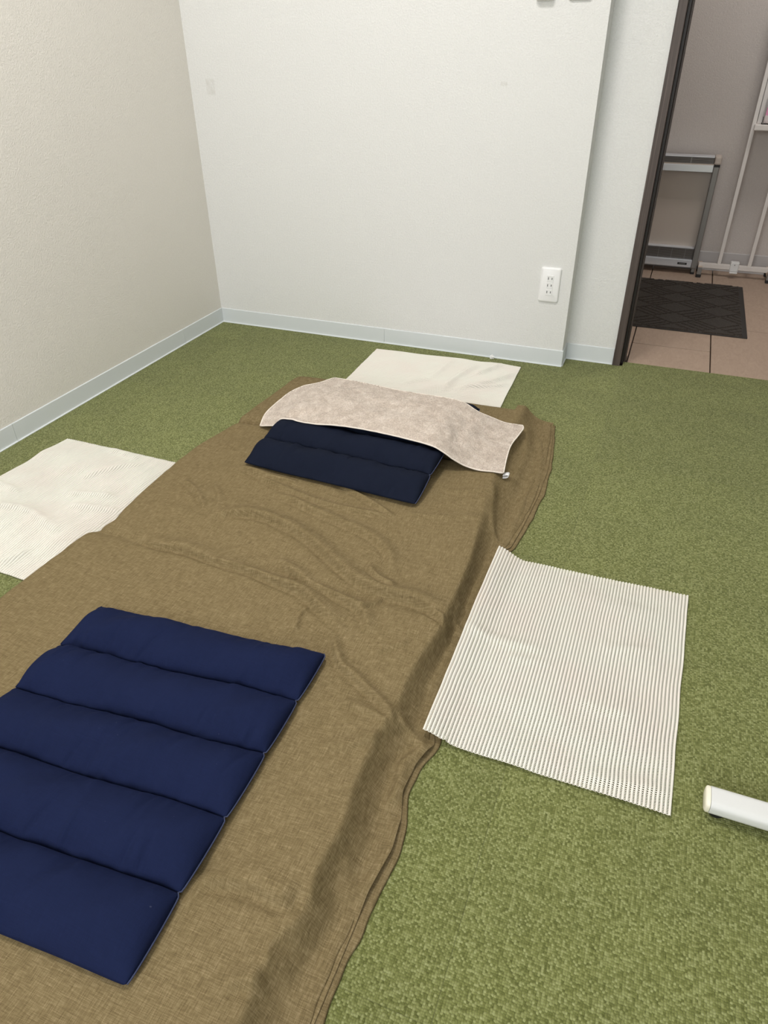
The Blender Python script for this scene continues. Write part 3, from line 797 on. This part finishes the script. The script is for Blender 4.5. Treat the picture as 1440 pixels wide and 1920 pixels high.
# ---------------------------------------------------------------- wall outlet, wall boxes, scrap
def rounded_plate(w, h, d, r, bev):
    "plate in the xz plane, front towards -y, back at y=0"
    bm = bmesh.new(); pts = rr(w, h, r, 6)
    lv = [(0, 0), (d * .45, 0), (d * .8, bev * .35), (d, bev)]
    rings = [[bm.verts.new(((x / (w / 2)) * (w / 2 - ins), -dd, (z / (h / 2)) * (h / 2 - ins))) for x, z in pts] for dd, ins in lv]
    n = len(pts)
    for i in range(len(rings) - 1):
        for k in range(n): bm.faces.new((rings[i][k], rings[i][(k + 1) % n], rings[i + 1][(k + 1) % n], rings[i + 1][k]))
    bm.faces.new(rings[-1]); bm.faces.new(rings[0][::-1]); return bm
outlet = empty('wall_outlet', (1.3815, 0, .293)); tag(outlet, 'white three gang power outlet low on the back wall', 'outlet')
m_ = MB(); m_.merge(rounded_plate(.070, .120, .0075, .007, .005)); o = m_.build('cover_plate', M_plastic, outlet, True)
o.modifiers.new('es', 'EDGE_SPLIT').split_angle = math.radians(40)
for k in (-1, 0, 1):
    rc = MB().box(-.0115, .0115, -.0092, -.006, k * .0235 - .0112, k * .0235 + .0112, .001, 2).build('receptacle', M_plastic, outlet)
    for sx, hh in ((-.0062, .0042), (.0062, .0036)):
        MB().box(sx - .0011, sx + .0011, -.0096, -.0088, k * .0235 - hh, k * .0235 + hh).build('slot', M_slot, rc)
sw = empty('wall_controller', (1.268, 0, 1.165)); tag(sw, 'white wall controller box at the top edge, left of the flat switch plate', 'controller')
m_ = MB(); m_.merge(rounded_plate(.052, .12, .020, .006, .003)); o = m_.build('housing', M_plastic, sw, True); o.modifiers.new('es', 'EDGE_SPLIT').split_angle = math.radians(40)
MB().box(-.018, .018, -.0208, -.0195, .0, .04, .0006, 1).build('display', Mat('lcd_grey', g(150, 158, 150), .2).m, sw)
for k in (-1, 1): MB().box(k * .01 - .006, k * .01 + .006, -.0215, -.0195, -.03, -.018, .0008, 1).build('button', M_plastic2, sw)
sp = empty('light_switch', (1.368, 0, 1.164)); tag(sp, 'flat white switch plate at the top edge, nearest the wall corner', 'switch')
m_ = MB(); m_.merge(rounded_plate(.066, .120, .009, .007, .004)); o = m_.build('cover_plate', M_plastic2, sp, True); o.modifiers.new('es', 'EDGE_SPLIT').split_angle = math.radians(40)
MB().box(-.02, .02, -.0125, -.0085, -.034, .034, .0015, 2).build('rocker', M_plastic, sp)
bm = bmesh.new(); bmesh.ops.create_icosphere(bm, subdivisions=3, radius=.007)
for v_ in bm.verts:
    n_ = math.sin(v_.co.x * 900) * math.cos(v_.co.y * 1100 + 1) + math.sin(v_.co.z * 1000)
    v_.co *= 1 + .28 * n_; v_.co.x *= 1.1; v_.co.y *= .8
zm = min(v_.co.z for v_ in bm.verts)
for v_ in bm.verts: v_.co.z -= zm
me = bpy.data.meshes.new('paper_scrap'); bm.to_mesh(me); bm.free()
tag(link('paper_scrap', me, M_plastic, None, (1.200, -.0165, 0)), 'tiny crumpled white scrap on the carpet against the back skirting', 'scrap')

# ---------------------------------------------------------------- hallway: doormat
dm = empty('doormat', (1.46, .912, 0)); tag(dm, 'dark brown doormat with diamond pattern on the hallway tiles', 'doormat')
DXH, DYH = .65, .368
box('rubber_base', M_rubber, -DXH, DXH, -DYH, DYH, -.001, .004, dm, .001, 1)
# relief: diamonds of raised pile with ribbed infill, as one height mesh
nx, ny = 340, 190
gx = np.linspace(-DXH + .018, DXH - .018, nx); gy = np.linspace(-DYH + .004, DYH - .004, ny); GX, GY = np.meshgrid(gx, gy, indexing='ij')
pw, ph = .18, .15
a = (GX / pw + GY / ph); b_2 = (GX / pw - GY / ph)
fa = np.abs(a - np.round(a)); fbq = np.abs(b_2 - np.round(b_2))
groove = np.minimum(fa, fbq) < .045
ca = np.floor(a + .5 - .5).astype(int); cb = np.floor(b_2).astype(int); ca = np.floor(a).astype(int)
ribd = ((ca + cb) % 2 == 0)
rib = (np.mod(a * 4, 1) < .32) & ribd & (np.mod(ca, 2) == 0) | (np.mod(b_2 * 4, 1) < .32) & ribd & (np.mod(ca, 2) == 1)
ZM = np.where(groove | rib, .0045, .0085) + RNG.normal(0, .0003, GX.shape)
ZM[0, :] = ZM[-1, :] = .004; ZM[:, 0] = ZM[:, -1] = .004
mesh_np('pile', np.stack([GX, GY, ZM], -1).reshape(-1, 3), grid_faces(nx, ny), M_matpile, dm, False)

# hallway: slim panel heater
HX0, HX1, HY0, HY1 = 1.28, 1.889, 1.446, 1.536
ht = empty('panel_heater', ((HX0 + HX1) / 2, (HY0 + HY1) / 2, 0)); tag(ht, 'slim silver framed panel heater against the hallway wall', 'heater')
hx, hy = (HX0 + HX1) / 2, (HY0 + HY1) / 2
def hp(name, mat, x0, x1, y0, y1, z0, z1, par=None, bev=0, lab=None):
    o = box(name, mat, x0 - hx, x1 - hx, y0 - hy, y1 - hy, z0, z1, par or ht, bev, 2)
    if lab: o['label'] = lab
    return o
hp('front_panel', M_panel, HX0 + .02, HX1 - .026, HY1 - .03, HY1 - .012, .06, .48)
tb = hp('top_box', M_alu, HX0 + .005, HX1 - .027, HY0, HY1 - .01, .472, .503, None, .002)
hp('top_ledge', M_panel, HX0 + .005, HX1 - .027, HY0 + .002, HY1 - .01, .503, .508)
tg = hp('top_grille', M_grille, HX0 + .005, HX1 - .03, HY0 + .012, HY1 - .008, .508, .534)
for k in range(4):
    zk = .511 + k * .006; hp('grille_slat', M_alu_dark, HX0 + .006, HX1 - .031, HY0 + .0095, HY0 + .0125, zk, zk + .0018, tg)
for xk in (1.48, 1.755): hp('grille_divider', M_alu_dark, xk, xk + .005, HY0 + .009, HY0 + .0125, .509, .534, tg)
hp('top_cover', M_alu, HX0 + .005, HX1 - .03, HY0 + .010, HY1 - .006, .534, .538, None, .001)
bb = hp('bottom_box', M_alu, HX0 + .005, HX1 - .027, HY0, HY1 - .012, .032, .068, None, .002)
bg = hp('bottom_grille', M_grille, HX0 + .005, HX1 - .03, HY0 + .022, HY1 - .014, .068, .118)
for k in range(7):
    zk = .073 + k * .0065; hp('grille_slat', M_alu_dark, HX0 + .006, HX1 - .031, HY0 + .0205, HY0 + .0225, zk, zk + .0014, bg)
for k in range(6): hp('grille_divider', M_alu_dark, 1.50 + k * .064, 1.5018 + k * .064, HY0 + .020, HY0 + .0225, .069, .117, bg)
hp('bottom_ledge', M_alu, HX0 + .005, HX1 - .03, HY0 + .020, HY1 - .014, .118, .1215)
for nx_ in (HX0, HX1 - .027):
    sfm = hp('side_frame', M_alu_dark, nx_, nx_ + .027, HY0 - .002, HY1 + .002, .028, .500, None, .004)
    hp('corner_cap', M_panel, nx_ - .001, nx_ + .029, HY0 + .004, HY1 + .004, .503, .541, None, .008)
    hp('joint', M_black, nx_, nx_ + .0275, HY0 - .003, HY1, .497, .503)
    for fy_ in (HY0 + .004, HY1 - .03):
        ft = hp('foot', M_alu_dark, nx_ + .006, nx_ + .02, fy_, fy_ + .02, .010, .03)
        hp('foot_tip', M_black, nx_ + .004, nx_ + .022, fy_ - .002, fy_ + .022, -.001, .010, ft, .002)
o = hp('name_plate', M_label, 1.795, 1.84, HY0 - .0012, HY0 + .001, .044, .054, None, 0, 'black name plate')
hp('name_plate_print', M_alu_dark, 1.803, 1.832, HY0 - .0016, HY0 - .001, .0475, .0505, o)

# hallway: white leaflet rack
RX0, RX1, RY = 1.905, 2.225, 1.462
rk = empty('leaflet_rack', ((RX0 + RX1) / 2, RY, 0)); tag(rk, 'white steel leaflet rack standing beside the heater in the hallway', 'rack')
rx, ry = (RX0 + RX1) / 2, RY
def rp(name, mat, x0, x1, y0, y1, z0, z1, par=None, bev=.0015, lab=None):
    o = box(name, mat, x0 - rx, x1 - rx, y0 - ry, y1 - ry, z0, z1, par or rk, bev, 2)
    if lab: o['label'] = lab
    return o
for fx in (RX0, RX1):
    f = rp('foot', M_beige, fx - .0095, fx + .0105, 1.415, 1.545, .022, .045)
    rp('foot_cap', M_alu_dark, fx - .010, fx + .011, 1.400, 1.416, .014, .046, f)
    rp('rubber_pad', M_black, fx - .0115, fx + .0125, 1.399, 1.424, -.001, .015, f, .003)
    rp('rubber_pad', M_black, fx - .0115, fx + .0125, 1.522, 1.546, -.001, .022, f, .003)
rp('bottom_rail', M_white_steel, RX0 - .008, RX1 + .009, RY - .012, RY + .012, .036, .058)
for px_ in (1.990, 2.130): rp('post', M_white_steel, px_ - .0085, px_ + .0085, RY - .008, RY + .008, .058, 1.45)
cl = rp('rail_bracket', M_plastic2, 2.043, 2.083, RY - .020, RY + .016, .030, .075, None, .004)
rp('bracket_slot', M_slot, 2.061, 2.064, RY - .0205, RY - .0195, .060, .065, cl, 0)
rp('bracket_lip', M_plastic2, 2.045, 2.081, RY - .034, RY - .019, .024, .030, None, .002)
sh_ = rp('shelf', M_white_steel, 1.992, 2.240, RY - .045, RY + .035, .655, .680, None, .004)
rp('back_panel', M_white_steel, 2.001, 2.240, RY + .010, RY + .016, .680, 1.40)
rp('panel_trim', M_alu_dark, 2.000, 2.002, RY + .004, RY + .010, .690, 1.40)
rp('clip', M_black, 2.001, 2.012, RY + .002, RY + .010, .868, .880, None, 0)
pk = empty('leaflet_pocket', (2.10, RY - .018, .681)); tag(pk, 'clear acrylic leaflet holder on the rack shelf', 'holder')
MB().box(-.082, .11, -.022, -.0195, 0, .03).box(-.082, -.0795, -.0195, .022, 0, .11).box(-.082, .11, -.022, .022, -.0005, .002).build('pocket', M_acryl, pk)
lf = empty('leaflet', (2.10, RY - .018, .684)); tag(lf, 'pink and white leaflet in the acrylic holder', 'leaflet')
MB().box(-.074, .09, -.012, -.004, 0, .16).build('paper', M_leaf, lf)
MB().box(-.062, .02, -.0124, -.0119, .032, .0345).build('printed_line', M_leaf_ink, lf)
